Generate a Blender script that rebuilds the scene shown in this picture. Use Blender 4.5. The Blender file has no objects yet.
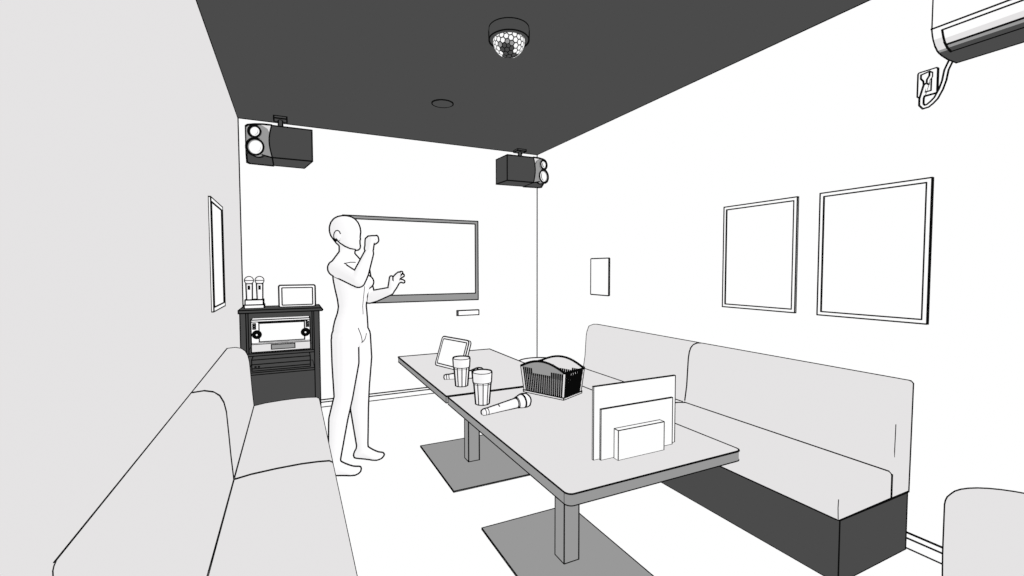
import bpy, bmesh, math, random
from mathutils import Vector, Matrix
from mathutils.bvhtree import BVHTree

scn = bpy.context.scene
COL = scn.collection
PI = math.pi
V = Vector

# ------------------------------------------------------------------ camera
F_PX, YAW, PITCH, ROLL = 454.19, 0.4521, -0.0417, -0.0018
EYE = V((0, 0, 1.3))
fw = V((math.sin(YAW)*math.cos(PITCH), math.cos(YAW)*math.cos(PITCH), math.sin(PITCH)))
r0 = V((math.cos(YAW), -math.sin(YAW), 0)); u0 = r0.cross(fw)
rt_ = r0*math.cos(ROLL) + u0*math.sin(ROLL); up_ = u0*math.cos(ROLL) - r0*math.sin(ROLL)
cd = bpy.data.cameras.new('camera'); cam = bpy.data.objects.new('camera', cd); COL.objects.link(cam)
cd.sensor_width = 36; cd.lens = F_PX/1024*36; cd.clip_start = .05
m = Matrix((rt_, up_, -fw)).transposed().to_4x4(); m.translation = EYE
cam.matrix_world = m
scn.camera = cam

scn.view_settings.view_transform = 'Standard'
scn.view_settings.look = 'None'
scn.cycles.max_bounces = 0            # a flat drawing: direct light only
scn.cycles.transparent_max_bounces = 64

w = bpy.data.worlds.new('world'); scn.world = w; w.use_nodes = True
w.node_tree.nodes['Background'].inputs[0].default_value = (.9, .9, .9, 1)
w.cycles.sampling_method = 'NONE'

sd = bpy.data.lights.new('sun', 'SUN'); sun = bpy.data.objects.new('sun', sd); COL.objects.link(sun)
sd.energy = PI; sd.use_shadow = False; sd.angle = 0
sun.location = (2, -1, 2.5)
sun.rotation_euler = V((-.55, .75, -.45)).to_track_quat('-Z', 'Y').to_euler()

# ------------------------------------------------------------------ materials
def lin(h):
    c = h/255
    return c/12.92 if c <= .04045 else ((c+.055)/1.055)**2.4

def tone(name, h, tint=(1, 1, 1)):
    """a flat unshaded tone"""
    mt = bpy.data.materials.new(name); mt.use_nodes = True
    nt = mt.node_tree; nt.nodes.clear()
    o = nt.nodes.new('ShaderNodeOutputMaterial'); e = nt.nodes.new('ShaderNodeEmission')
    v = lin(h); e.inputs[0].default_value = (v*tint[0], v*tint[1], v*tint[2], 1)
    nt.links.new(e.outputs[0], o.inputs[0])
    mt.cycles.emission_sampling = 'NONE'
    return mt

def paper(name):
    """white paint: light grey where the sun does not reach, white where it does"""
    mt = bpy.data.materials.new(name); mt.use_nodes = True
    nt = mt.node_tree; nt.nodes.clear()
    o = nt.nodes.new('ShaderNodeOutputMaterial'); a = nt.nodes.new('ShaderNodeAddShader')
    e = nt.nodes.new('ShaderNodeEmission'); d = nt.nodes.new('ShaderNodeBsdfDiffuse')
    v = .89; e.inputs[0].default_value = (v, v*.99, v, 1)  # own glow stands in for ambient light
    k = .17; d.inputs[0].default_value = (k, k, k, 1)
    nt.links.new(e.outputs[0], a.inputs[0]); nt.links.new(d.outputs[0], a.inputs[1])
    nt.links.new(a.outputs[0], o.inputs[0])
    mt.cycles.emission_sampling = 'NONE'
    return mt

def mk_ink():
    mt = bpy.data.materials.new('ink'); mt.use_nodes = True
    nt = mt.node_tree; nt.nodes.clear()
    o = nt.nodes.new('ShaderNodeOutputMaterial'); d = nt.nodes.new('ShaderNodeEmission')
    d.inputs[0].default_value = (.004, .004, .004, 1)
    nt.links.new(d.outputs[0], o.inputs[0]); mt.cycles.emission_sampling = 'NONE'
    return mt

def mk_contour():
    """one-sided black shell: the outline of a rounded form from any side"""
    mt = bpy.data.materials.new('ink_contour'); mt.use_nodes = True
    nt = mt.node_tree; nt.nodes.clear()
    o = nt.nodes.new('ShaderNodeOutputMaterial'); d = nt.nodes.new('ShaderNodeEmission')
    d.inputs[0].default_value = (.004, .004, .004, 1)
    t = nt.nodes.new('ShaderNodeBsdfTransparent'); x = nt.nodes.new('ShaderNodeMixShader')
    g = nt.nodes.new('ShaderNodeNewGeometry')
    nt.links.new(g.outputs['Backfacing'], x.inputs[0]); nt.links.new(d.outputs[0], x.inputs[1])
    nt.links.new(t.outputs[0], x.inputs[2]); nt.links.new(x.outputs[0], o.inputs[0])
    mt.cycles.emission_sampling = 'NONE'
    return mt

INK, HULL = mk_ink(), mk_contour()
WALL = tone('white_wall_paint', 255); FLOORM = tone('white_floor', 255); SHADEWALL = tone('shade_grey_wall', 0xE5, (1, .985, .99)); WHITE = paper('white_plastic')  # left wall: same white as the others, its shade put into the grey
SKIN = paper('white_mannequin_skin'); GLASS = paper('white_glass'); PAPER = tone('white_card', 255)
PURE = tone('screen_white', 255)
LIGHT = tone('light_grey_upholstery', 0xE5, (1, .985, .99)); LTOP = tone('light_grey_laminate', 0xE5, (1, .985, .99))
MID = tone('mid_grey_metal', 0x99); DARK = tone('charcoal', 0x4B); CEIL = tone('shade_dark_ceiling', 0x4B)  # ceiling tone has the shade of a downward face painted in
PALE = tone('pale_grey', 0xD8); BLACK = tone('black_plastic', 0x0A)

# ------------------------------------------------------------------ mesh builder
# material slots: 0 main, 1 ink, 2 contour shell, 3.. extra
class B:
    def __init__(self): self.bm = bmesh.new(); self.paths = []; self.noauto = set()
    def face(self, vs, mi=0):
        try:
            f = self.bm.faces.new(vs); f.material_index = mi; return f
        except ValueError: return None
    def poly(self, pts, mi=0): return self.face([self.bm.verts.new(p) for p in pts], mi)
    def hexa(self, c, mi=0):
        """c: 8 corners, bottom ring then top ring"""
        v = [self.bm.verts.new(p) for p in c]
        for q in ((3, 2, 1, 0), (4, 5, 6, 7), (0, 1, 5, 4), (1, 2, 6, 5), (2, 3, 7, 6), (3, 0, 4, 7)): self.face([v[i] for i in q], mi)
        return self
    def box(self, x0, x1, y0, y1, z0, z1, mi=0):
        return self.hexa([(x0, y0, z0), (x1, y0, z0), (x1, y1, z0), (x0, y1, z0), (x0, y0, z1), (x1, y0, z1), (x1, y1, z1), (x0, y1, z1)], mi)
    def obox(self, o, a, b, c, mi=0):
        """box from corner o with edge vectors a, b, c (right handed)"""
        o, a, b, c = V(o), V(a), V(b), V(c)
        return self.hexa([o, o+a, o+a+b, o+b, o+c, o+a+c, o+a+b+c, o+b+c], mi)
    def loft(self, rings, mi=0, closed=True, caps=True, mis=None):
        vs = [[self.bm.verts.new(p) for p in r] for r in rings]; n = len(vs[0])
        for i in range(len(vs)-1):
            for j in range(n if closed else n-1):
                k = (j+1) % n
                self.face([vs[i][j], vs[i][k], vs[i+1][k], vs[i+1][j]], mis[j] if mis else mi)
        if caps:
            self.face(list(reversed(vs[0])), mi); self.face(vs[-1], mi)
        return self
    def prism(self, prof, ax, a, b, mi=0, mis=None):
        """extrude the 2D profile along axis ax (0/1/2) from a to b"""
        def P(p, t):
            if ax == 0: return (t, p[0], p[1])
            if ax == 1: return (p[0], t, p[1])
            return (p[0], p[1], t)
        return self.loft([[P(p, a) for p in prof], [P(p, b) for p in prof]], mi, mis=mis)
    def lathe(self, prof, o=(0, 0, 0), axis=(0, 0, 1), seg=24, mi=0, ph=0):
        o, axis = V(o), V(axis).normalized()
        u = axis.orthogonal().normalized() if abs(axis.z) < .999 else V((1, 0, 0)); v = axis.cross(u)
        rings = [[o+axis*h+(u*math.cos(2*PI*(i+ph)/seg)+v*math.sin(2*PI*(i+ph)/seg))*max(r, 1e-5) for i in range(seg)] for r, h in prof]
        return self.loft(rings, mi)
    def tube(self, pts, r, n=8, mi=0):
        pts = [V(p) for p in pts]; rings = []; u = None
        rr = r if isinstance(r, (list, tuple)) else [r]*len(pts)
        for i, p in enumerate(pts):
            t = (pts[min(i+1, len(pts)-1)]-pts[max(i-1, 0)]).normalized()
            u = t.orthogonal().normalized() if u is None else (u-t*u.dot(t)).normalized()
            v = t.cross(u)
            rings.append([p+(u*math.cos(2*PI*k/n)+v*math.sin(2*PI*k/n))*rr[i] for k in range(n)])
        return self.loft(rings, mi)
    def ball(self, c, r, mi=0, seg=16, sc=(1, 1, 1), basis=None):
        c = V(c); rings = []; h = seg//2
        ex, ey, ez = basis if basis else (V((1, 0, 0)), V((0, 1, 0)), V((0, 0, 1)))
        for i in range(h+1):
            t = -PI/2+PI*i/h; q = max(math.cos(t), 1e-4)
            rings.append([c+(ex*(sc[0]*q*math.cos(2*PI*k/seg))+ey*(sc[1]*q*math.sin(2*PI*k/seg))+ez*(sc[2]*math.sin(t)))*r for k in range(seg)])
        return self.loft(rings, mi)
    def path(self, *pts, k=1.0): self.paths.append(([V(p) for p in pts], k)); return self
    def xform(self, M): bmesh.ops.transform(self.bm, matrix=M, verts=self.bm.verts); self.paths = [([M @ p for p in q], k) for q, k in self.paths]; return self

PEN = 0.74/454
def pen(p, k=1.0):
    """line weight: heavier strokes on what stands deeper in the room"""
    return PEN*k*max((p-EYE).length, .6)

def stroke(bm, pts, k=1.0, mi=1, n=5):
    pts = [V(p) for p in pts]
    for a, b in zip(pts[:-1], pts[1:]):
        d = b-a
        if d.length < 1e-6: continue
        d.normalize(); u = d.orthogonal().normalized(); v = d.cross(u)
        rings = []
        for p, s in ((a, -1), (b, 1)):
            r = pen(p, k); q = p+d*(s*r*.5)
            rings.append([bm.verts.new(q+(u*math.cos(2*PI*i/n)+v*math.sin(2*PI*i/n))*r) for i in range(n)])
        for i in range(n):
            j = (i+1) % n
            f = bm.faces.new((rings[0][i], rings[0][j], rings[1][j], rings[1][i])); f.material_index = mi
        for rg in rings:
            f = bm.faces.new(rg); f.material_index = mi

BASE = {}
NOCLAMP = {'floor', 'ceiling', 'wall_left', 'wall_right', 'wall_back', 'baseboard_back', 'baseboard_right', 'drum', 'mirror_dome', 'ceiling_downlight', 'cabinet', 'baffle', 'woofer', 'cone', 'tweeter', 'bracket_plate', 'bracket_stem', 'housing', 'air_louver', 'front_panel', 'power_cord', 'plug', 'cover_plate', 'socket', 'bezel', 'screen', 'frame', 'picture', 'wall_panel', 'receiver_bar'}
def obj(name, b, mat, parent=None, extra=(), auto=30, k=1.0, hull=0, base=None, smooth=False, label=None, cat=None, group=None, kind=None):
    """link everything drawn in b as ONE mesh object; auto = crease angle that gets an ink line (None: no lines)"""
    bm = b.bm if isinstance(b, B) else b
    paths = b.paths if isinstance(b, B) else []
    bmesh.ops.recalc_face_normals(bm, faces=bm.faces)
    bm.normal_update()
    xs = [v.co.copy() for v in bm.verts]
    edges = []
    if auto is not None:
        a = math.radians(auto)
        for e in bm.edges:
            if len(e.link_faces) == 1 or (len(e.link_faces) == 2 and e.calc_face_angle(0) > a):
                edges.append((e.verts[0].co.copy(), e.verts[1].co.copy()))
    if smooth:
        for f in bm.faces: f.smooth = True
    if hull:
        fs = list(bm.faces)
        nv = {}
        for v in bm.verts:
            t = 2.0*pen(v.co, hull)*min(v.calc_shell_factor(), 1.8)
            nv[v] = v.co+v.normal*t
        new = {v: bm.verts.new(c) for v, c in nv.items()}
        for f in fs:
            g = bm.faces.new([new[v] for v in reversed(f.verts)]); g.material_index = 2; g.smooth = f.smooth
    for p, q in edges: stroke(bm, (p, q), k)
    for p, kk in paths: stroke(bm, p, kk)
    me = bpy.data.meshes.new(name); o = bpy.data.objects.new(name, me); COL.objects.link(o)
    if parent is None:
        if base is None:
            base = V(((min(c.x for c in xs)+max(c.x for c in xs))/2, (min(c.y for c in xs)+max(c.y for c in xs))/2, min(c.z for c in xs)))
        base = V(base)
    else:
        base = BASE[parent.name]; o.parent = parent
    if name not in NOCLAMP:
        zb = base.z+.0006
        for v in bm.verts:
            if v.co.z < zb: v.co.z = zb
    bmesh.ops.translate(bm, vec=-base, verts=bm.verts)
    bm.to_mesh(me); bm.free()
    BASE[o.name] = base
    if parent is None: o.location = base
    for mt in (mat, INK, HULL, *extra): me.materials.append(mt)
    tag(o, label, cat, group, kind)
    return o

def tag(o, label=None, cat=None, group=None, kind=None):
    if label: o['label'] = label
    if cat: o['category'] = cat
    if group: o['group'] = group
    if kind: o['kind'] = kind

def thing(name, base, label, cat, group=None):
    o = bpy.data.objects.new(name, None); COL.objects.link(o); o.location = base; o.empty_display_size = .05
    BASE[o.name] = V(base); tag(o, label, cat, group); return o

def rrect(x0, x1, y0, y1, r, n=5, rb=None):
    """rounded rectangle; rb: another radius for the y1 side"""
    pts = []; rr = rb if rb is not None else r
    for cx, cy, a, r in ((x1-rr, y1-rr, 0, rr), (x0+rr, y1-rr, PI/2, rr), (x0+r, y0+r, PI, r), (x1-r, y0+r, 1.5*PI, r)):
        for i in range(n+1):
            t = a+PI/2*i/n; pts.append((cx+r*math.cos(t), cy+r*math.sin(t)))
    return pts

# ------------------------------------------------------------------ room shell
XL, XR, YB, ZC, Y0 = -.3906, 2.5611, 4.6038, 2.6073, -.6
obj('floor', B().box(XL-.1, XR+.1, Y0, YB+.1, -.1, 0), FLOORM, auto=None, kind='structure')
c = B().box(XL-.1, XR+.1, Y0, YB+.1, ZC, ZC+.1)
c.path((XL, Y0, ZC), (XL, YB, ZC), (XR, YB, ZC), (XR, Y0, ZC), k=.8)
obj('ceiling', c, CEIL, auto=None, kind='structure')
obj('wall_left', B().box(XL-.1, XL, Y0, YB+.1, 0, ZC), SHADEWALL, auto=None, kind='structure')
obj('wall_right', B().box(XR, XR+.1, Y0, YB+.1, 0, ZC), WALL, auto=None, kind='structure')
wb = B().box(XL, XR, YB, YB+.1, 0, ZC)
wb.path((XL+.003, YB-.003, 0), (XL+.003, YB-.003, ZC), k=.95).path((XR-.003, YB-.003, .07), (XR-.003, YB-.003, ZC), k=.95)
obj('wall_back', wb, WALL, auto=None, kind='structure')
bp = [(0, 0), (.016, 0), (.016, .05), (.004, .07), (0, .07)]
b = B().prism([(YB-p, q) for p, q in bp], 0, XL, XR)
b.path((XL, YB-.016, .003), (XR-.016, YB-.016, .003), k=.75).path((XL, YB-.016, .05), (XR-.016, YB-.016, .05), k=.75).path((XL, YB-.004, .07), (XR-.004, YB-.004, .07), k=.9)
obj('baseboard_back', b, WALL, auto=None, kind='structure')
b = B().prism([(XR-p, q) for p, q in bp], 1, Y0, YB-.016)
b.path((XR-.016, Y0, .003), (XR-.016, YB-.016, .003), k=.75).path((XR-.016, Y0, .05), (XR-.016, YB-.016, .05), k=.75).path((XR-.004, Y0, .07), (XR-.004, YB-.004, .07), k=.9)
obj('baseboard_right', b, WALL, auto=None, kind='structure')

# ------------------------------------------------------------------ sofas
BACK0 = [(.012, .272), (.012, .783), (.055, .786), (.085, .778), (.108, .760), (.122, .730), (.130, .690), (.136, .60), (.142, .50), (.150, .40), (.150, .272)]
SEAT0 = [(.155, .270), (.155, .400), (.22, .409), (.32, .415), (.42, .417), (.49, .414), (.540, .409), (.554, .400), (.558, .380), (.558, .285), (.556, .270)]
def cushion(prof, X, ya, yb, r=.014, ins=.010, rb=None):
    """profile swept along y with softened ends"""
    cx = sum(p[0] for p in prof)/len(prof); cz = sum(p[1] for p in prof)/len(prof)
    def ring(y, s):
        o = []
        for d, z in prof:
            dx, dz = d-cx, z-cz
            o.append((X(cx+dx-math.copysign(min(s, abs(dx)), dx)) if d > .02 else X(d), y, cz+dz-math.copysign(min(s, abs(dz)), dz) if z > .30 else z))
        return o
    b = B()
    r2 = rb if rb else r
    i2 = ins if rb is None else rb*.8
    b.loft([ring(ya, ins), ring(ya+r*.3, ins*.45), ring(ya+r, 0), ring(yb-r, 0), ring(yb-r*.3, ins*.45), ring(yb, ins)])
    return b
def sofa(X, label):
    left = X(0) < 0; yn, ys, yf = (1.03, 2.25, 3.42) if left else (1.05, 2.25, 3.45); dz = .009 if left else 0; sf = .985 if left else 1.018; ds = 0 if left else -.014; df = 0 if left else .008
    BACK = [(d, z+dz*max(0, (z-.4)/.38)) for d, z in BACK0]; SEAT = [(d*sf if d > .2 else d+df, z+(ds if z > .35 else 0)) for d, z in SEAT0]; BACK = [(d+(df if z < .45 else 0), z) for d, z in BACK]
    t = thing('bench_sofa', (X(.3), (yn+yf)/2, 0), label, 'sofa', 'bench sofas along the side walls')
    bb = B().prism([(X(.03), 0), (X(.55*sf), 0), (X(.55*sf), .268), (X(.03), .268)], 1, yn, yf)
    obj('base', bb, DARK, t, k=.75, label='charcoal plinth')
    for ya, yb in ((yn, ys), (ys, yf)):
        b = cushion(SEAT, X, ya+.001, yb-.001)
        if ya == yn:
            b.path(*[(X(d), yb-.004, z+.001) for d, z in SEAT[1:9]], k=.65)
            b.path(*[(X(d), ya+.004, z) for d, z in ((.555*sf, .275), (.558*sf, .32), (.556*sf, .355))], k=.45)
        b.path((X(.150+df), ya+.016, .402+ds), (X(.150+df), yb, .402+ds), k=.75)
        b.path((X(.557*sf), ya+.004, .270), (X(.557*sf), yb-.004, .270), k=.7)
        if ya == yn: b.path((X(.155+df), ya, .274), (X(.548*sf), ya, .271), k=.6).path((X(.153+df), ya+.002, .272), (X(.153+df), ya+.002, .392+ds), k=.8)
        obj('seat', b, LIGHT, t, auto=None, hull=.42)
        b = cushion(BACK, X, ya+.001, yb-.001)
        if ya == yn:
            b.path(*[(X(d), yb-.003, z+.001) for d, z in BACK[1:10]], k=.8)
            b.path((X(.145), ya+.004, .41), (X(.135), ya+.006, .60), k=.4)
            b.path((X(.02), ya, .273), (X(.15), ya, .273), k=.6)
        b.path((X(.010), ya+.008, .784+dz), (X(.010), yb-(.0 if ya == yn else .008), .784+dz), k=.6)
        obj('backrest', b, LIGHT, t, auto=None, hull=.42)
    return t
sofa(lambda d: XL+d, 'light grey upholstered bench sofa along the left wall, in front of the charcoal rack')
sofa(lambda d: XR-d, 'light grey bench sofa with charcoal plinth under the two frames on the right wall')

# round stool cut by the lower right corner
st = thing('round_stool', (2.326, .562, 0), 'light grey round padded stool cut off by the lower right corner', 'stool')
b = B().lathe([(.243, .09), (.260, .10), (.262, .20), (.262, .392), (.260, .408), (.250, .424), (.19, .432), (.1, .435), (.001, .436)], (2.326, .562, 0), seg=40)
obj('cushion', b, LIGHT, st, auto=None, hull=.55)
obj('foot_ring', B().lathe([(.22, 0), (.22, .092)], (2.326, .562, 0), seg=40), DARK, st, auto=60)

# ------------------------------------------------------------------ tables
TZ = .626
def table(x0, x1, y0, y1, px, py, label, r=.022):
    t = thing('pedestal_table', ((x0+x1)/2, (y0+y1)/2, 0), label, 'table', 'two pedestal tables set end to end')
    out = rrect(x0, x1, y0, y1, r, rb=.004)
    obj('tabletop', B().prism(out, 2, TZ-.003, TZ).path(*[(x, y, TZ-.001) for x, y in out+out[:1]], k=1.15), LTOP, t, auto=None)
    b = B().prism(out, 2, TZ-.037, TZ-.003)
    b.path(*[(x, y, TZ-.037) for x, y in out+out[:1]], k=.8).path((x0, y0+r, TZ-.037), (x0, y0+r, TZ-.002), k=.5).path((x0, y1-.004, TZ-.037), (x0, y1-.004, TZ-.002), k=.5).path((x1, y0+r, TZ-.037), (x1, y0+r, TZ-.002), k=.5)
    obj('edge_band', b, MID, t, auto=None, label='mid grey edge band')
    hp = .038
    b = B().box(px-hp, px+hp, py-hp, py+hp, .008, TZ-.037)
    obj('pedestal', b, MID, t, k=.9, label='mid grey square post')
    bx = .257; by = .378
    obj('base_plate', B().box(px-bx, px+bx, py-by, py+by, 0, .008), MID, t, k=.75, label='flat grey steel plate')
table(.730, 1.492, 1.122, 2.276, 1.088, 1.682, 'near grey topped pedestal table holding the upright cards and slatted basket')
table(.728, 1.490, 2.300, 3.500, 1.083, 2.858, 'far grey topped pedestal table with the tilted tablet, nearer the back wall', .004)

# ------------------------------------------------------------------ things on the tables
# three upright cards
obj('menu_board', B().box(.944, 1.328, 1.290, 1.297, TZ, .888), PAPER, k=.68, label='largest white menu board standing upright at the back of three', cat='menu board')
obj('menu_card', B().box(.967, 1.303, 1.278, 1.284, TZ, .808), PAPER, k=.68, label='medium white menu card standing between large board and small box', cat='menu card')
obj('card_box', B().box(1.021, 1.234, 1.250, 1.273, TZ, .733), PAPER, k=.68, label='small thick white box in front of the two menu cards', cat='box')

# drinking glasses
def glass(x, y, label):
    n = 9; h = 0
    b = B()
    b.lathe([(.0295, 0), (.0315, .004), (.0405, .112+h)], (x, y, TZ), seg=n, ph=.35)
    b.lathe([(.0415, .110+h), (.0430, .114+h), (.0455, .160+h), (.0450, .1615+h), (.03, .162+h), (.001, .162+h)], (x, y, TZ), seg=32)
    for i in range(n):          # flute lines standing on the facets
        a = 2*PI*(i+.35)/n
        b.path((x+.032*math.cos(a), y+.032*math.sin(a), TZ+.004), (x+.0405*math.cos(a), y+.0405*math.sin(a), TZ+.108+h), k=.75)
    for r_, z_, k_ in ((.031, .003, .6), (.0435, .112+h, .55), (.0455, .161+h, .55)):
        m_ = n if z_ < .01 else 32
        b.path(*[(x+r_*math.cos(2*PI*(q+.35)/m_), y+r_*math.sin(2*PI*(q+.35)/m_), TZ+z_) for q in range(m_+1)], k=k_)
    return obj('drinking_glass', b, GLASS, auto=None, hull=.85, label=label, cat='glass', group='fluted glasses on the tables')
glass(.846, 2.084, 'white fluted glass on near table, closest to the lying microphone')
glass(.872, 2.464, 'white fluted glass in front of the tilted tablet on the far table')

# microphones lying on the tables
def microphone(tail, head, label):
    tail, head = V(tail), V(head); d = (head-tail); L = d.length; d.normalize()
    t = thing('microphone', (tail+head)/2-V((0, 0, .02)), label, 'microphone', 'microphones lying on the tables')
    b = B().lathe([(.001, 0), (.011, .002), (.0135, .010), (.0135, .024), (.0130, .025), (.0205, L-.075), (.021, L-.074)], tail, d, 28)
    for h, r in ((.013, .0138), (.027, .0136)):
        u = d.orthogonal().normalized(); v = d.cross(u)
        b.path(*[tail+d*h+(u*math.cos(2*PI*i/20)+v*math.sin(2*PI*i/20))*r for i in range(21)], k=.6)
    # switch mark
    s = tail+d*.085+V((0, 0, .017)); q = d.cross(V((0, 0, 1))).normalized()
    if q.y > 0: q = -q
    b.path(s+q*.004, s+q*.013+V((0, 0, -.004)), k=.8)
    obj('handle', b, WHITE, t, auto=None, hull=.8)
    b = B().lathe([(.021, L-.074), (.029, L-.048), (.032, L-.038), (.032, L-.028), (.029, L-.012), (.019, L-.002), (.001, L+.002)], tail, d, 28)
    u = d.orthogonal().normalized(); v = d.cross(u)
    for h, r, kk in ((L-.073, .0225, .8), (L-.036, .0325, 1.4)):
        b.path(*[tail+d*h+(u*math.cos(2*PI*i/24)+v*math.sin(2*PI*i/24))*r for i in range(25)], k=kk)
    obj('head', b, WHITE, t, auto=None, hull=.9, label='rounded grille head')
microphone((.776, 1.908, TZ+.016), (1.035, 1.950, TZ+.034), 'white microphone lying on near table between glass and menu cards')
microphone((.825, 2.640, TZ+.016), (1.055, 2.575, TZ+.034), 'white microphone lying behind the two glasses, below the tablet')

# tablet leaning on the far table
tb = thing('tablet', (.95, 2.96, TZ), 'white tablet tilted back on a stand on the far table', 'tablet')
o = V((.893, 3.075, TZ+.004)); a = V((.992, 2.800, TZ+.002))-o; ln = a.length; a.normalize()
bk = V((-a.y, a.x, 0)).normalized()           # away from the viewer
upv = (V((0, 0, 1))*.194+bk*.075-a*.008); hh = upv.length; upv.normalize(); nrm = a.cross(upv).normalized()
M = Matrix((a, upv, nrm)).transposed().to_4x4(); M.translation = o
b = B().prism(rrect(0, ln, 0, hh, .020), 2, -.018, 0).xform(M)
obj('case', b, WHITE, tb, auto=50, k=.95)
b = B().prism(rrect(.019, ln-.019, .017, hh-.017, .003, 1), 2, 0.0002, .0012).xform(M)
obj('screen', b, PURE, tb, auto=50, k=.8, label='blank white screen')
b = B().prism([(0, 0), (.004, 0), (.004, .12), (0, .12)], 0, ln*.4, ln*.6)
sM = Matrix((a, V((0, 0, 1)), a.cross(V((0, 0, 1))))).transposed().to_4x4()
foot = o+a*ln*.5+upv*.12-nrm*.018
b = B().hexa([foot-a*.03-upv*.004, foot+a*.03-upv*.004, V(((foot+a*.03).x, (foot+a*.03).y, TZ))+bk*.06, V(((foot-a*.03).x, (foot-a*.03).y, TZ))+bk*.06,
              foot-a*.03+upv*.004, foot+a*.03+upv*.004, V(((foot+a*.03).x, (foot+a*.03).y, TZ))+bk*.068, V(((foot-a*.03).x, (foot-a*.03).y, TZ))+bk*.068])
obj('kickstand', b, WHITE, tb)

# round stool in the far right corner, its top just showing past the table edge
rs = thing('round_stool', (2.152, 3.792, 0), 'white topped round stool, its rim just showing behind the slatted basket', 'stool')
b = B().lathe([(.15, .350), (.218, .350), (.224, .358), (.224, .390), (.218, .398), (.001, .400)], (2.152, 3.792, 0), seg=40)
obj('seat', b, WHITE, rs, auto=None, hull=.7)
obj('pedestal', B().lathe([(.17, 0), (.17, .012), (.04, .03), (.035, .351)], (2.152, 3.792, 0), seg=28), MID, rs, auto=60)

# slatted basket
bs = thing('slatted_basket', (1.265, 2.11, TZ), 'black slatted plastic basket with arched long sides on the near table', 'basket')
FL, FR, BR_ = V((1.140, 2.186, TZ)), V((1.243, 1.962, TZ)), V((1.395, 2.030, TZ)); BL = FL+BR_-FR
cen = (FL+BR_)/2
flare = .125
def bpt(A, Bq, s, h):
    """point at fraction s along the base edge A-B, height h"""
    p = A.lerp(Bq, s); q = cen+(p-cen)*(1+flare*h/.14); q.z = TZ+h; return q
def arch(s, h0=.146, h1=.188): return h0+(h1-h0)*math.sin(PI*s)
obj('base', B().hexa([*[bpt(p, p, 0, .001)+(p-cen)*.05 for p in (FL, FR, BR_, BL)], *[bpt(p, p, 0, .013)+(p-cen)*.05 for p in (FL, FR, BR_, BL)]]), LIGHT, bs, k=.9, label='pale tray base')
for P1 in (FL, FR, BR_, BL):
    dx = (cen-P1); dx.z = 0; dx.normalize()
    q0, q1 = bpt(P1, P1, 0, .004), bpt(P1, P1, 0, .143)
    obj('corner_post', B().tube([q0, q1], .0042 if P1 is FR else .0022, 6), LIGHT, bs, auto=None, hull=.5, label='pale corner rib')
def slats(A, Bq, n, top, rows=(), fillw=.78, mi=0):
    b = B(); e = (Bq-A).normalized(); nn = V((-e.y, e.x, 0))
    if nn.dot(cen-A) > 0: nn = -nn
    t = .004
    N = 16
    b.loft([[bpt(A, Bq, .01+.98*i/N, .006)-nn*.0026, bpt(A, Bq, .01+.98*i/N, .006)-nn*.0014, bpt(A, Bq, .01+.98*i/N, top(.01+.98*i/N))-nn*.0014, bpt(A, Bq, .01+.98*i/N, top(.01+.98*i/N))-nn*.0026] for i in range(N+1)], 3)
    for i in range(n):
        s0, s1 = (i+.5-fillw/2)/n*.96+.02, (i+.5+fillw/2)/n*.96+.02
        h = top((s0+s1)/2)
        a0, a1, c0, c1 = bpt(A, Bq, s0, .010), bpt(A, Bq, s1, .010), bpt(A, Bq, s0, h), bpt(A, Bq, s1, h)
        b.hexa([a0-nn*t, a1-nn*t, a1, a0, c0-nn*t, c1-nn*t, c1, c0])
    for h0, h1 in rows:
        b.hexa([bpt(A, Bq, .01, h0)-nn*t, bpt(A, Bq, .99, h0)-nn*t, bpt(A, Bq, .99, h0), bpt(A, Bq, .01, h0), bpt(A, Bq, .01, h1)-nn*t, bpt(A, Bq, .99, h1)-nn*t, bpt(A, Bq, .99, h1), bpt(A, Bq, .01, h1)])
    return b
def rimh(c): return .146 if c is FL else (.144 if c is FR else (.137 if c is BR_ else .146))
def stepped(s): return (.142 if s < .5 else .136) if (s < .27 or s > .70) else .116
for A, Bq, lab in ((FL, FR, 'long front panel of upright black slats'), (BR_, BL, 'long rear panel of upright black slats')):
    obj('side_slats', slats(A, Bq, 20, stepped if A is FL else (lambda q: (.135 if q < .27 or q > .70 else .122)-.004*(1-q))), BLACK, bs, extra=(LIGHT,), auto=None, label=lab)
    # grip plate under the arch
    pl = B(); e = (Bq-A).normalized(); nn = V((-e.y, e.x, 0)); nn = -nn if nn.dot(cen-A) > 0 else nn
    N = 40; rings = []
    for i in range(N+1):
        s = .04+.92*i/N
        lo, hi = .104, arch(s)-.149+rimh(A)*(1-s)+rimh(Bq)*s
        p0, p1 = bpt(A, Bq, s, min(lo, hi-.004)), bpt(A, Bq, s, hi)
        rings.append([p0-nn*.0004, p0-nn*.0013, p1-nn*.0013, p1-nn*.0004])
    pl.loft(rings)
    obj('grip_plate', pl, MID if A is FL else LIGHT, bs, auto=None, label='grey band under the arched rim')
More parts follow.
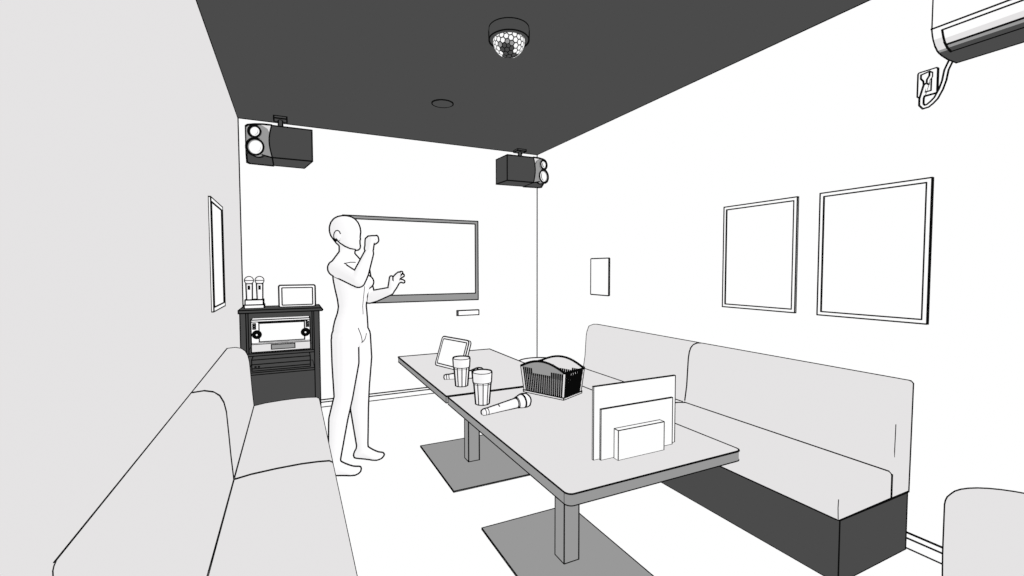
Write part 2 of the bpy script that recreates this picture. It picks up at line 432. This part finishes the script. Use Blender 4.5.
for A, Bq in ((FR, BR_), (BL, FL)):
    obj('end_slats', slats(A, Bq, 12, lambda s: .117, ((.038, .050), (.072, .084), (.105, .117)), .84), BLACK, bs, extra=(LIGHT,), auto=None)
    # pierced end grip
    b = B()
    e = (Bq-A).normalized(); nn = V((-e.y, e.x, 0)); nn = -nn if nn.dot(cen-A) > 0 else nn
    for s0, s1, h0, h1 in ((.02, .98, .130, .138), (.02, .30, .116, .132), (.72, .98, .116, .132), (.30, .72, .112, .119)):
        b.hexa([bpt(A, Bq, s0, h0)-nn*.004, bpt(A, Bq, s1, h0)-nn*.004, bpt(A, Bq, s1, h0), bpt(A, Bq, s0, h0), bpt(A, Bq, s0, h1)-nn*.004, bpt(A, Bq, s1, h1)-nn*.004, bpt(A, Bq, s1, h1), bpt(A, Bq, s0, h1)])
    obj('end_grip', b, BLACK, bs, auto=None)
rim = []
for A, Bq, ar in ((FL, FR, True), (FR, BR_, False), (BR_, BL, True), (BL, FL, False)):
    for i in range(12):
        s = i/12; hc = rimh(A)*(1-s)+rimh(Bq)*s; p = bpt(A, Bq, s, arch(s)-.146+hc if ar else hc); q = (p-cen); q.z = 0
        rim.append(p+q.normalized()*.003)
rim.append(rim[0]); 
obj('rim', B().tube(rim, .0066, 6), BLACK, bs, auto=None)

# ------------------------------------------------------------------ television and wall fittings
tv = thing('television', (1.12, YB, .973), 'wide wall television with grey frame behind the standing person', 'television')
X0, X1, Z0, Z1 = .445, 1.806, .973, 1.810; yf, ybk = YB-.052, YB-.007
b = B()
for x0, x1, z0, z1 in ((X0, X1, Z1-.030, Z1), (X0, X1, Z0, Z0+.070), (X0, X0+.032, Z0+.070, Z1-.030), (X1-.032, X1, Z0+.070, Z1-.030)):
    b.box(x0, x1, yf, ybk-.004, z0, z1)
b.path((X0, yf, Z0), (X1, yf, Z0), (X1, yf, Z1), (X0, yf, Z1), (X0, yf, Z0), k=.8)
b.path((X1, yf, Z0), (X1, ybk, Z0), (X1, ybk, Z1), (X1, yf, Z1), k=.6).path((X0, ybk, Z1), (X1, ybk, Z1), k=.6)
ix0, ix1, iz0, iz1 = X0+.032, X1-.032, Z0+.070, Z1-.030
b.path((ix0, yf, iz0), (ix1, yf, iz0), (ix1, yf, iz1), (ix0, yf, iz1), (ix0, yf, iz0), k=.8)
obj('bezel', b, MID, tv, auto=None, label='mid grey frame')
obj('screen', B().box(ix0, ix1, yf+.010, ybk-.01, iz0, iz1), PURE, tv, auto=None, label='blank white screen')
sb = B().box(1.579, 1.825, YB-.02, YB-.005, .806, .858)
sb.path((1.590, YB-.0205, .806), (1.590, YB-.0205, .858), k=.6)
obj('receiver_bar', sb, WHITE, k=.8, label='small white receiver bar on the back wall below the television', cat='receiver')
obj('wall_panel', B().prism(rrect(3.271, 3.541, 1.060, 1.396, .006, 2), 0, XR-.012, XR), PURE, auto=40, k=.85, label='small blank white panel on right wall near the back corner', cat='wall panel')

def wall_frame(xw, s, y0, y1, z0, z1, label, bw=.019):
    """s=+1 frame on the left wall facing +x, -1 on the right wall"""
    t = thing('picture_frame', (xw, (y0+y1)/2, z0), label, 'picture frame', 'framed blank sheets on the side walls')
    d = .012; xa, xb = sorted((xw, xw+s*d))
    b = B()
    for a0, a1, c0, c1 in ((y0, y1, z1-bw, z1), (y0, y1, z0, z0+bw), (y0, y0+bw, z0+bw, z1-bw), (y1-bw, y1, z0+bw, z1-bw)):
        b.box(xa, xb, a0, a1, c0, c1)
    xf = xw+s*d
    b.path((xf, y0, z0), (xf, y1, z0), (xf, y1, z1), (xf, y0, z1), (xf, y0, z0), k=.8)
    b.path((xw, y0, z0), (xw, y1, z0), (xw, y1, z1), (xw, y0, z1), (xw, y0, z0), k=.8)
    for yy in (y0, y1):
        for zz in (z0, z1): b.path((xw, yy, zz), (xf, yy, zz), k=.8)
    b.path((xf, y0+bw, z0+bw), (xf, y1-bw, z0+bw), (xf, y1-bw, z1-bw), (xf, y0+bw, z1-bw), (xf, y0+bw, z0+bw), k=.8)
    obj('frame', b, PURE, t, auto=None)
    xi = xw+s*.006; xa, xb = sorted((xw, xi))
    p = B().box(xa, xb, y0+bw, y1-bw, z0+bw, z1-bw)
    p.path((xi, y0+bw, z0+bw), (xi, y1-bw, z0+bw), (xi, y1-bw, z1-bw), (xi, y0+bw, z1-bw), (xi, y0+bw, z0+bw), k=.6)
    obj('picture', p, PURE, t, auto=None, label='blank white sheet')
wall_frame(XR, -1, 1.601, 2.078, 1.051, 1.700, 'white framed blank sheet on right wall, farther from the air conditioner')
wall_frame(XR, -1, 1.008, 1.479, 1.051, 1.700, 'white framed blank sheet on right wall, nearer the air conditioner')
wall_frame(XL, 1, 2.893, 3.352, 1.073, 1.689, 'pale framed blank sheet seen edge on along the left wall', bw=.022)

# ------------------------------------------------------------------ ceiling fittings
ml = thing('mirror_ball_light', (1.090, 2.276, ZC), 'dome shaped mirror ball light on a charcoal drum under the ceiling', 'ceiling light')
b = B().lathe([(.107, 0), (.106, -.062), (.090, -.065), (.001, -.065)], (1.090, 2.276, ZC-.0005), seg=40)
b.path(*[(1.090+.107*math.cos(2*PI*i/40), 2.276+.107*math.sin(2*PI*i/40), ZC-.062) for i in range(41)], k=.9)
b.path(*[(1.090+.107*math.cos(2*PI*i/40), 2.276+.107*math.sin(2*PI*i/40), ZC-.001) for i in range(41)], k=.9)
obj('drum', b, CEIL, ml, auto=None, hull=.7)
dc = V((1.090, 2.276, ZC-.068)); dr = .086
b = B().ball(dc, dr*.985, seg=40)
ico = bmesh.new(); bmesh.ops.create_icosphere(ico, subdivisions=3, radius=1.0)
ico.verts.ensure_lookup_table()
rot = Matrix.Rotation(.35, 3, 'X') @ Matrix.Rotation(.2, 3, 'Y')
rnd = random.Random(4)
dk = (V((0, -.62, -.80))).normalized()
for v in ico.verts:
    n = rot @ v.co
    if n.z > .2: continue
    cs = [rot @ f.calc_center_median().normalized() for f in v.link_faces]
    u = n.orthogonal().normalized(); q = n.cross(u)
    cs.sort(key=lambda c: math.atan2((c-n).dot(q), (c-n).dot(u)))
    cc = sum(cs, V())/len(cs)
    pts = [dc+(cc+(c-cc)*.80).normalized()*dr*1.004 for c in cs]
    a = n.angle(V((-.42, -.52, -.74)).normalized()); lo = n.z < -.85  # dark and grey facets form a painted reflection
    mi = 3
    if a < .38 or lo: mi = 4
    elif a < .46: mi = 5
    b.poly(pts, mi)
ico.free()
obj('mirror_dome', b, BLACK, ml, extra=(PURE, DARK, MID), auto=None, label='dome of white hexagonal mirror facets with painted dark reflections')
b = B().lathe([(.080, 0), (.080, -.006), (.066, -.010), (.001, -.010)], (1.098, 3.507, ZC), seg=36)
b.path(*[(1.098+.082*math.cos(2*PI*i/36), 3.507+.082*math.sin(2*PI*i/36), ZC-.004) for i in range(37)], k=1.0)
obj('ceiling_downlight', b, CEIL, auto=None, label='small flat round downlight in the shade-dark ceiling', cat='ceiling light')

# ------------------------------------------------------------------ loudspeakers under the ceiling
def speaker(ox, oy, oz, s, inset, rz, label, bx, by, D=.31):
    """s=-1: the drivers sit at the left end, +1: at the right end"""
    t = thing('loudspeaker', (ox+s*.25, oy+.15, oz), label, 'loudspeaker', 'loudspeakers hung below the ceiling')
    R = Matrix.Translation((ox, oy, oz)) @ Matrix.Rotation(rz, 4, 'Z') @ Matrix.Diagonal((s, 1, 1, 1))
    H = .258
    plan = [(0, 0), (.300, 0), (.305, .04), (.305, D), (inset, D+.005)]
    b = B().prism(plan, 2, 0, H).xform(R)
    ln_ = [(.300+.020*math.sin(PI*i/10), H*i/10) for i in range(11)]     # the front bulges over the baffle
    b.loft([[R @ V((x, -.004, z)) for x, z in ln_+[(.285, H/2)]], [R @ V((x, .001, z)) for x, z in ln_+[(.285, H/2)]]])
    b.path(*[R @ V((x, -.004, z)) for x, z in ln_], k=.8)
    e0 = [R @ V(p) for p in ((0, 0, 0), (.3, 0, 0), (.3, D*.98, 0), (inset, D+.005, 0), (0, 0, H), (.3, 0, H), (.3, D*.98, H), (inset, D+.005, H))]
    for i_, j_ in ((0, 1), (3, 0), (3, 2), (4, 5), (7, 4), (0, 4), (3, 7), (1, 2)): b.path(e0[i_], e0[j_], k=.9)
    obj('cabinet', b, DARK, t, auto=None, label='charcoal cabinet')
    # driver end: a slanted baffle whose lower edge rises outwards
    pl2 = [(.305, .002, 0), (.36, .004, .012), (.42, .030, .034), (.470, .070, .046), (.490, .12, .040), (.497, D*.85, 0), (.480, D-.01, 0), (.305, D, 0)]
    n2 = len(pl2)
    b = B(); lo = [b.bm.verts.new(R @ V(p)) for p in pl2]; hi = [b.bm.verts.new(R @ V((p[0], p[1], H))) for p in pl2]
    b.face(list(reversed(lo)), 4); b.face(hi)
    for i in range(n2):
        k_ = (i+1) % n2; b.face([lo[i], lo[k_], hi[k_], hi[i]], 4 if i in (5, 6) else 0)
    b.path(*[R @ V(p) for p in pl2], k=.9).path(R @ V((.305, .002, H)), *[R @ V((p[0], p[1], H)) for p in pl2[1:]], k=.8)
    # painted highlight at the top beside the cabinet
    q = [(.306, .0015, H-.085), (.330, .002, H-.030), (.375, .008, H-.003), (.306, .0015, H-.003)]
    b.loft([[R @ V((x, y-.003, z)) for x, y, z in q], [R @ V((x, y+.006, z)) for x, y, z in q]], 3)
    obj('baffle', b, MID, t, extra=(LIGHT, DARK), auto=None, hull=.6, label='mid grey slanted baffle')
    nd = V((.36, -.93, 0)).normalized()
    for nm, c, r in (('woofer', V((.412, .018, .072)), .060), ('tweeter', V((.414, .022, .196)), .041)):
        b = B().lathe([(r*1.08, -.03), (r*1.10, .022), (r*.92, .024), (r*.86, .012), (.001, .010)], c, nd, 28).xform(R)
        u = nd.orthogonal().normalized(); v = nd.cross(u)
        b.path(*[R @ (c+nd*.022+(u*math.cos(2*PI*i/24)+v*math.sin(2*PI*i/24))*r*1.06) for i in range(25)], k=1.1)
        w_ = obj(nm, b, MID, t, auto=None, hull=.7, label='round driver surround')
        b = B().lathe([(r*.90, .011), (r*.82, .020), (r*.5, .032), (.001, .036)], c, nd, 28).xform(R)
        obj('cone', b, PURE, w_, auto=None, hull=.5, label='white driver cone')
    b = B().box(bx-.050, bx+.050, by-.050, by+.050, ZC-.022, ZC)
    obj('bracket_plate', b, DARK, t, k=.9, label='ceiling plate')
    b = B().tube([(bx, by, oz+H-.01), (bx, by, ZC-.02)], .011, 10)
    obj('bracket_stem', b, DARK, t, auto=60, hull=.7)
speaker(.180, 4.225, 2.213, -1, .055, 0, 'charcoal loudspeaker above the rack in the left corner, white drivers at its left end', -.058, 4.44)
speaker(2.004, 4.235, 2.207, 1, -.022, -.03, 'charcoal loudspeaker in the right back corner, white driver at its right end', 2.285, 4.50, .235)

# ------------------------------------------------------------------ air conditioner, outlet
ac = thing('air_conditioner', (XR, .55, 2.174), 'white wall air conditioner with painted underside shade at the upper right corner', 'air conditioner')
ya, yb = .10, .945
prof = [(x, z-.003) for x, z in [(XR, 2.50), (2.365, 2.50), (2.347, 2.485), (2.345, 2.261), (2.350, 2.243), (2.358, 2.226), (2.373, 2.207), (2.395, 2.191), (2.408, 2.186), (2.435, 2.180), (2.486, 2.175), (XR, 2.176)]]
mis = [0, 0, 0, 0, 0, 3, 3, 4, 5, 5, 5, 0]  # lower facets darken in steps: shade put into their tones
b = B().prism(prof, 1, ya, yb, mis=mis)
b.path(*[(x, yb, z) for x, z in prof[1:]], k=.7)
b.path((2.340, ya, 2.262), (2.340, yb, 2.262), k=.8).path((XR, ya, 2.173), (XR, yb, 2.173), k=.8)
obj('housing', b, PURE, ac, extra=(LIGHT, MID, DARK), auto=None, label='white casing with grey bands of painted shade underneath')
ly = .912
lp = [(2.344, 2.246), (2.3475, 2.238), (2.355, 2.222), (2.3595, 2.215), (2.367, 2.204), (2.378, 2.196), (2.394, 2.186), (2.422, 2.178)]
inn = [(x+.012, z+.012) for x, z in reversed(lp)]
b = B().prism(lp+inn, 1, ya+.05, ly, mis=[0, 0, 0, 3, 3, 4, 5]+[0]*9)  # flap carries the same painted shade bands
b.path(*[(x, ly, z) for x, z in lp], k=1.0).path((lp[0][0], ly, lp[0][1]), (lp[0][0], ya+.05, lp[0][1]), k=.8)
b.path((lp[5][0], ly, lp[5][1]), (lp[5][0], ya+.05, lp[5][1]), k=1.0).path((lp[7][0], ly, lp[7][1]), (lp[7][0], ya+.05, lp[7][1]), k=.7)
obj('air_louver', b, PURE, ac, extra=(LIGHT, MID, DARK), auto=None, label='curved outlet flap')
b = B().box(2.3405, 2.350, ya+.004, yb-.002, 2.266, 2.480)
b.path((2.3405, yb-.002, 2.264), (2.3405, yb-.002, 2.48), (2.3405, ya, 2.48), k=.5)
obj('front_panel', b, PURE, ac, auto=None)
cp = [(2.545, .957, 2.184), (2.545, .963, 2.170), (2.545, .971, 2.150), (2.545, .974, 2.130), (2.545, .977, 2.109), (2.545, .987, 2.075), (2.545, 1.008, 2.042), (2.545, 1.022, 2.028), (2.545, 1.036, 2.018), (2.545, 1.050, 2.017), (2.545, 1.059, 2.030), (2.545, 1.0590, 2.056), (2.543, 1.051, 2.085), (2.540, 1.042, 2.114)]
cp = [(x, y-.005 if i > 5 else y, z) for i, (x, y, z) in enumerate(cp)]
cord = obj('power_cord', B().tube(cp, .0036, 8), PURE, ac, auto=None, hull=.75, label='white looped cord')
pf = [(y-.006, z) for y, z in [(1.057, 2.155), (1.028, 2.160), (1.028, 2.142), (1.036, 2.128), (1.037, 2.112), (1.047, 2.112), (1.048, 2.124), (1.057, 2.138)]]
obj('plug', B().prism(pf, 0, 2.527, 2.553), PURE, cord, auto=30, k=.8)
ot = thing('wall_outlet', (XR, 1.04, 2.067), 'white rectangular power outlet on right wall below the air conditioner', 'outlet')
b = B().prism(rrect(1.004, 1.073, 2.067, 2.176, .006, 3), 0, XR-.008, XR)
obj('cover_plate', b, PURE, ot, auto=50, k=.7)
b = B().box(XR-.011, XR-.008, 1.024, 1.044, 2.083, 2.133)
obj('socket', b, PURE, ot, k=.6)

# ------------------------------------------------------------------ rack in the corner with the karaoke machine
rk = thing('equipment_rack', (-.08, 4.39, 0), 'charcoal open equipment rack standing in the back left corner', 'cabinet')
yF, yK = 4.20, 4.583
b = B().prism([(-.385, .950), (.230, .950), (.236, .957), (.224, .973), (-.385, .973)], 1, yF-.018, yK)
obj('top_board', b, DARK, rk, auto=30, k=.8)
for x0, x1 in ((-.377, -.335), (.165, .207)):
    obj('side_panel', B().box(x0, x1, yF, yK, 0, .950), DARK, rk, k=.7)
obj('back_panel', B().box(-.335, .165, yK-.02, yK, 0, .950), DARK, rk, auto=None)
for z0, z1 in ((.596, .617), (.442, .461)):
    obj('shelf', B().box(-.335, .165, yF+.01, yK-.02, z0, z1), DARK, rk, k=.7)
obj('lower_panel', B().box(-.335, .165, yF+.012, yF+.032, .02, .442), DARK, rk, auto=None)
b = B().box(-.335, -.322, yF+.02, yF+.04, .617, .950)
b.path((-.321, yF+.02, .620), (-.321, yF+.02, .950), k=.7)
obj('filler_strip', b, DARK, rk, auto=None)
b = B().box(.152, .165, yF+.02, yF+.04, .617, .950); b.path((.152, yF+.02, .620), (.152, yF+.02, .950), k=.7)
obj('filler_strip', b, DARK, rk, auto=None)
obj('top_rail', B().box(-.335, .165, yF+.03, yF+.05, .902, .950), DARK, rk, auto=None)

km = thing('karaoke_machine', (-.085, 4.35, .617), 'white fronted karaoke machine with blank screen on the upper rack shelf', 'karaoke machine')
mx0, mx1, mz0, mz1, my = -.303, .135, .617, .889, 4.226
b = B().box(mx0, mx1, my, 4.52, mz0+.008, mz1)
b.path((mx0, my, .689), (mx1, my, .689), k=.7).path((mx0, my, .699), (mx1, my, .699), k=.4)
b.path((mx0, my, .873), (mx1, my, .873), k=.6).path((mx0+.05, my, .867), (mx1-.02, my, .867), k=.5)
obj('housing', b, WHITE, km, k=.75)
b = B().box(-.246, .092, my-.006, my+.002, .709, .861)
obj('screen', b, PURE, km, k=.75, label='blank white display')
b = B().box(mx0+.004, mx1-.004, my-.004, my, mz0+.012, .686)
obj('lower_strip', b, LIGHT, km, auto=None, label='pale lower strip')
obj('button_plate', B().box(-.160, .016, my-.010, my-.003, .642, .681), MID, km, k=.6, label='grey button plate')
for x in (-.262, .098):
    kb = obj('knob', B().lathe([(.037, 0), (.035, .014), (.024, .020), (.001, .020)], (x, my-.002, .769), (0, -1, 0), 24), BLACK, km, auto=None, hull=.3, label='black round dial')
    obj('knob_cap', B().lathe([(.007, .020), (.006, .024), (.001, .024)], (x, my-.002, .769), (0, -1, 0), 12), PURE, kb, auto=None, label='white centre dot')
for x in (-.280, .115):
    for z in (.855, .837, .819):
        obj('button', B().box(x-.010, x+.010, my-.006, my, z-.005, z+.005), MID, km, k=.6)
b = B()
for i in range(22):
    x = mx0+.012+i*(mx1-mx0-.024)/21
    b.box(x-.006, x+.006, my+.002, my+.03, mz0, mz0+.010)
obj('foot_strip', b, BLACK, km, auto=None, label='dotted black foot strip')
dk_ = thing('amplifier_deck', (-.085, 4.35, .461), 'dark flat amplifier deck on the lower rack shelf', 'amplifier')
b = B().box(-.305, .132, yF+.03, 4.52, .471, .562)
b.path((-.305, yF+.03, .524), (.132, yF+.03, .524), k=.7).path((-.305, yF+.03, .490), (.132, yF+.03, .490), k=.7)
b.path((-.282, yF+.03, .504), (-.274, yF+.03, .504), k=1.1).path((-.258, yF+.03, .504), (-.250, yF+.03, .504), k=1.1)
obj('housing', b, DARK, dk_, k=.7)
for x in (-.27, .10):
    obj('foot', B().lathe([(.012, .461), (.012, .479)], (x, 4.30, 0), seg=12), BLACK, dk_, auto=None)

ZT = .973
mh = thing('microphone_stand', (-.285, 4.42, ZT), 'small white two-slot microphone stand on the rack top', 'microphone stand')
obj('base_block', B().box(-.358, -.212, 4.37, 4.47, ZT, ZT+.030), WHITE, mh, k=.8)
obj('slot_block', B().box(-.352, -.218, 4.375, 4.465, ZT+.030, ZT+.072), WHITE, mh, k=.8)
def stand_mic(x, label):
    t = thing('microphone', (x, 4.42, ZT+.072), label, 'microphone', 'microphones in the stand on the rack')
    z0 = ZT+.072
    b = B().lathe([(.016, 0), (.0185, .135)], (x, 4.42, z0), seg=20)
    obj('handle', b, WHITE, t, auto=60, k=.7, hull=.7)
    obj('switch', B().box(x-.009, x+.009, 4.391, 4.402, z0+.085, z0+.120), BLACK, t, auto=None, label='dark switch')
    b = B().ball((x, 4.42, z0+.163), .030, seg=20)
    b.path(*[(x+.0305*math.cos(2*PI*i/24), 4.42+.0305*math.sin(2*PI*i/24), z0+.163) for i in range(25)], k=.5)
    obj('head', b, WHITE, t, auto=None, hull=.5, label='round grille head')
stand_mic(-.3225, 'left white microphone upright in the stand on the rack')
stand_mic(-.2445, 'right white microphone upright in the stand on the rack')
pt = thing('tablet', (.045, 4.42, ZT), 'white tablet standing upright on top of the charcoal rack', 'tablet')
px0, px1 = -.100, .188; pz0, pz1 = ZT+.001, ZT+.190
b = B().prism(rrect(px0, px1, pz0, pz1, .014), 1, 4.39, 4.41)
obj('case', b, WHITE, pt, auto=50, k=.95)
obj('screen', B().prism(rrect(px0+.024, px1-.022, pz0+.018, pz1-.022, .003, 1), 1, 4.387, 4.3895), PURE, pt, auto=50, k=.75, label='blank white screen')
obj('prop', B().obox((.03, 4.41, ZT+.12), (.04, 0, 0), (0, .006, 0), (0, .07, -.12)), WHITE, pt)

# ------------------------------------------------------------------ the singer
O = V((.345, 3.11, 0)); FWD = V((.8, -.6, 0)); RT = V((-.6, -.8, 0)); UP = V((0, 0, 1))
def P(f, r, z): return O+FWD*f+RT*r+UP*z
body = B()
def ell(b, rings, n=28):
    b.loft([[c+FWD*(bb*math.cos(2*PI*i/n))+RT*(aa*math.sin(2*PI*i/n)) for i in range(n)] for c, aa, bb in rings])
def limb(b, pts, rad, n=14, sub=4):
    """smooth tapered limb through the joints"""
    pts = [V(p) for p in pts]; P2, R2 = [], []
    for i in range(len(pts)-1):
        for j in range(sub):
            t = j/sub; P2.append(pts[i].lerp(pts[i+1], t)); R2.append(rad[i]*(1-t)+rad[i+1]*t)
    P2.append(pts[-1]); R2.append(rad[-1])
    b.tube(P2, R2, n)
    for p, r in zip(pts, rad): b.ball(p, r*.995, seg=14)
# trunk
ell(body, [(P(.0, 0, .800), .075, .055), (P(.0, 0, .83), .125, .080), (P(-.003, 0, .87), .138, .086), (P(-.003, 0, .92), .141, .086), (P(.002, 0, .97), .131, .081),
           (P(.010, 0, 1.02), .114, .074), (P(.012, 0, 1.06), .107, .070), (P(.012, 0, 1.11), .112, .076), (P(.010, 0, 1.17), .124, .086), (P(.008, 0, 1.23), .136, .093),
           (P(.0, 0, 1.28), .140, .086), (P(-.008, 0, 1.32), .135, .070), (P(-.014, 0, 1.35), .105, .056), (P(-.018, 0, 1.375), .060, .046), (P(-.02, 0, 1.39), .03, .03)])
for s in (-1, 1):
    body.ball(P(.066, s*.066, 1.215), .052, sc=(1, 1, .85))        # chest
    body.ball(P(-.030, s*.060, .872), .060)                        # buttock
    limb(body, [P(-.026, s*.025, 1.405), P(-.018, s*.115, 1.335)], [.026, .032])
    limb(body, [P(-.015, s*.06, 1.355), P(-.008, s*.135, 1.308)], [.030, .042])   # shoulder slope
limb(body, [P(-.018, 0, 1.33), P(-.022, 0, 1.40), P(-.016, 0, 1.48)], [.052, .044, .046])   # neck
limb(body, [P(-.02, .02, 1.40), P(-.015, .075, 1.352)], [.030, .026]); limb(body, [P(-.02, -.02, 1.40), P(-.015, -.075, 1.352)], [.030, .026])
# head
HC = -.032
ell(body, [(P(HC-.004, 0, 1.6425), .012, .015), (P(HC-.004, 0, 1.636), .035, .044), (P(HC-.004, 0, 1.622), .054, .067), (P(HC-.003, 0, 1.600), .068, .084), (P(HC-.002, 0, 1.572), .075, .094),
           (P(HC, 0, 1.545), .0765, .096), (P(HC+.002, 0, 1.520), .075, .090), (P(HC+.010, 0, 1.495), .069, .080), (P(HC+.020, 0, 1.470), .062, .070), (P(HC+.036, 0, 1.448), .053, .058),
           (P(HC+.046, 0, 1.434), .042, .046), (P(HC+.050, 0, 1.427), .026, .032)])
limb(body, [P(HC+.086, 0, 1.528), P(HC+.094, 0, 1.494)], [.007, .009])       # bridge of the nose
for s in (-1, 1):
    body.ball(P(HC-.008, s*.077, 1.513), .018, sc=(.95, .55, 1.75), basis=(FWD, RT, UP))   # ear
# legs
limb(body, [P(.0, .076, .86), P(.002, .078, .70), V((.282, 3.025, .49)), V((.250, 3.035, .35)), V((.222, 3.045, .08))], [.078, .077, .052, .053, .032])
limb(body, [P(.0, -.076, .86), P(.004, -.084, .70), V((.405, 3.19, .49)), V((.400, 3.205, .35)), V((.416, 3.215, .08))], [.078, .077, .054, .054, .032])
def foot(b, heel, toe, ank):
    heel, toe = V(heel), V(toe); d = (toe-heel).normalized(); s = V((-d.y, d.x, 0)); L = (toe-heel).length
    rings = []
    for t, wd, h in ((.0, .016, .030), (.06, .030, .052), (.2, .036, .080), (.38, .037, .078), (.55, .040, .056), (.72, .044, .038), (.86, .042, .028), (.95, .032, .022), (1.0, .016, .014)):
        c = heel+d*L*t; ring = []
        for i in range(16):
            a = 2*PI*i/16; zz = math.sin(a)
            ring.append(c+s*wd*math.cos(a)*(1-.25*max(zz, 0))+UP*(h/2+h/2*zz if zz > 0 else h/2*(1+max(zz*1.4, -1))))
        rings.append(ring)
    b.loft(rings)
    for i, (o, tt, r) in enumerate(((.026, .97, .0125), (.010, .99, .010), (-.004, .975, .0095), (-.018, .95, .009), (-.030, .91, .0085))):
        p = heel+d*L*tt+s*o+UP*r
        limb(b, [p-d*.03, p], [r*1.1, r], 8, 1)
    limb(b, [heel+d*L*.25+UP*.04, V(ank)], [.034, .034])
foot(body, (.176, 3.055, 0), (.362, 2.985, 0), (.222, 3.045, .08))
foot(body, (.374, 3.258, 0), (.528, 3.150, 0), (.416, 3.215, .08))
# arms
EL_R, WR_R = V((.354, 2.800, 1.232)), V((.428, 2.875, 1.398))
limb(body, [P(-.008, .146, 1.306), P(-.008, .146, 1.306).lerp(EL_R, .45), EL_R, EL_R.lerp(WR_R, .3), WR_R], [.048, .043, .037, .038, .024])
EL_L, WR_L = V((.470, 3.170, 1.108)), V((.582, 3.035, 1.155))
limb(body, [P(-.008, -.146, 1.306), P(-.008, -.146, 1.306).lerp(EL_L, .45), EL_L, EL_L.lerp(WR_L, .3), WR_L], [.052, .042, .035, .035, .022])
def hand(b, W, d, n, s, curl, thumb, sp=1.0, z=1.0):
    """W wrist, d towards the fingers, n palm side, s thumb side; curl = bends per finger"""
    W, d = V(W), V(d).normalized(); n = V(n); n = (n-d*n.dot(d)).normalized(); s0 = V(s); s = n.cross(d); s = s if s.dot(s0) > 0 else -s
    L = .082*z
    for k, (o, ln) in enumerate(((.030, .070), (.010, .079), (-.010, .073), (-.029, .058))):
        kn = W+d*(L-.004*abs(k-1))+s*o*z
        limb(b, [W+s*o*.45*z+d*.008, W.lerp(kn, .5)+s*o*.2, kn], [.0145*z, .014*z, .0115*z], 10, 2)
        a = 0; p = kn; pts = [kn]; sa = o*5.5*sp
        dd0 = (d+s*sa*.55).normalized()
        for q, fr in enumerate((.46, .30, .24)):
            a += math.radians(curl[k][q]); v = (dd0*math.cos(a)+n*math.sin(a))
            p = p+v*ln*fr*z; pts.append(p)
        limb(b, pts, [.0102*z, .0092*z, .0084*z, .0072], 10, 2)
    p = W+(d*.022+s*.022)*z; pts = [p]; a = 0
    v = (s*thumb[0]+d*thumb[1]+n*thumb[2]).normalized(); p = p+v*.040*z; pts.append(p)
    v = (v*.6+V(thumb[3])*.4).normalized(); p = p+v*.030*z; pts.append(p)
    v = (v*.6+V(thumb[3])*.4).normalized(); p = p+v*.024*z; pts.append(p)
    limb(b, pts, [.0165*z, .0125*z, .0105*z, .0085*z], 10, 2)
# closed right hand in front of the mouth
hand(body, WR_R+V((.002, .004, .012)), (.10, .22, .97), (.90, .30, .05), (.3, .95, 0), [(72, 92, 62)]*4, (.4, .75, .5, (.8, .1, .4)), .3, 1.04)
# open left hand held out, palm forward
hand(body, WR_L+V((.006, -.006, .006)), (.40, -.15, .90), (.70, -.68, .2), (-.8, -.6, .1), [(8, 14, 10), (8, 14, 10), (12, 20, 14), (38, 34, 20)], (.70, .75, .18, (.05, -.2, 1)), .6, .86)
bmesh.ops.recalc_face_normals(body.bm, faces=body.bm.faces)
me0 = bpy.data.meshes.new('tmp'); body.bm.to_mesh(me0); body.bm.free()
o0 = bpy.data.objects.new('tmp', me0); COL.objects.link(o0)
md = o0.modifiers.new('r', 'REMESH'); md.mode = 'VOXEL'; md.voxel_size = .0042
md = o0.modifiers.new('s', 'SMOOTH'); md.iterations = 9; md.factor = .5
dg = bpy.context.evaluated_depsgraph_get(); me1 = bpy.data.meshes.new_from_object(o0.evaluated_get(dg))
bpy.data.objects.remove(o0); bpy.data.meshes.remove(me0)
bm = bmesh.new(); bm.from_mesh(me1); bpy.data.meshes.remove(me1)
bmesh.ops.recalc_face_normals(bm, faces=bm.faces)
for v in bm.verts: v.co.z = max(v.co.z, .0)*.996+.006
tree = BVHTree.FromBMesh(bm)
body = B(); body.bm.free(); body.bm = bm
def skin_line(f, pts, k=.7, n=10):
    """a drawn crease lying on the skin: seen from direction f"""
    f = V(f).normalized(); out = []
    for a, c in zip(pts[:-1], pts[1:]):
        for i in range(n):
            q = V(a).lerp(V(c), i/n); h = tree.ray_cast(q-f*.5, f)
            if h[0] is not None: out.append(h[0]-f*.001)
    if len(out) > 1: body.path(*out, k=k)
frontv = -FWD
skin_line(frontv, [P(0, .050, .925), P(0, .020, .865), P(0, .004, .825)], .55)
skin_line(frontv, [P(0, .004, .825), P(0, -.03, .845), P(0, -.055, .88)], .55)
skin_line(frontv, [P(0, .115, 1.335), P(0, .06, 1.345), P(0, .012, 1.345)], .6)
skin_line(frontv, [P(0, 0, 1.19), P(0, 0, 1.0)], .45, 20)
eyeview = V((.10, .99, -.05))
skin_line(eyeview, [P(HC-.018, .075, 1.492), P(HC+.004, .068, 1.468), P(HC+.028, .052, 1.447), P(HC+.052, .034, 1.433), P(HC+.080, .012, 1.428)], 1.0)
ec = P(HC-.008, .08, 1.513)
skin_line(eyeview, [ec+V((.021*math.cos(a), 0, .033*math.sin(a))) for a in [math.radians(q) for q in (20, 50, 80, 110, 140, 170, 200, 230, 260)]], .75, 3)
obj('person', body, SKIN, auto=None, hull=.90, smooth=True, base=(.345, 3.11, 0),
    label='plain white bald person standing, right fist raised to mouth, left hand out', cat='person')
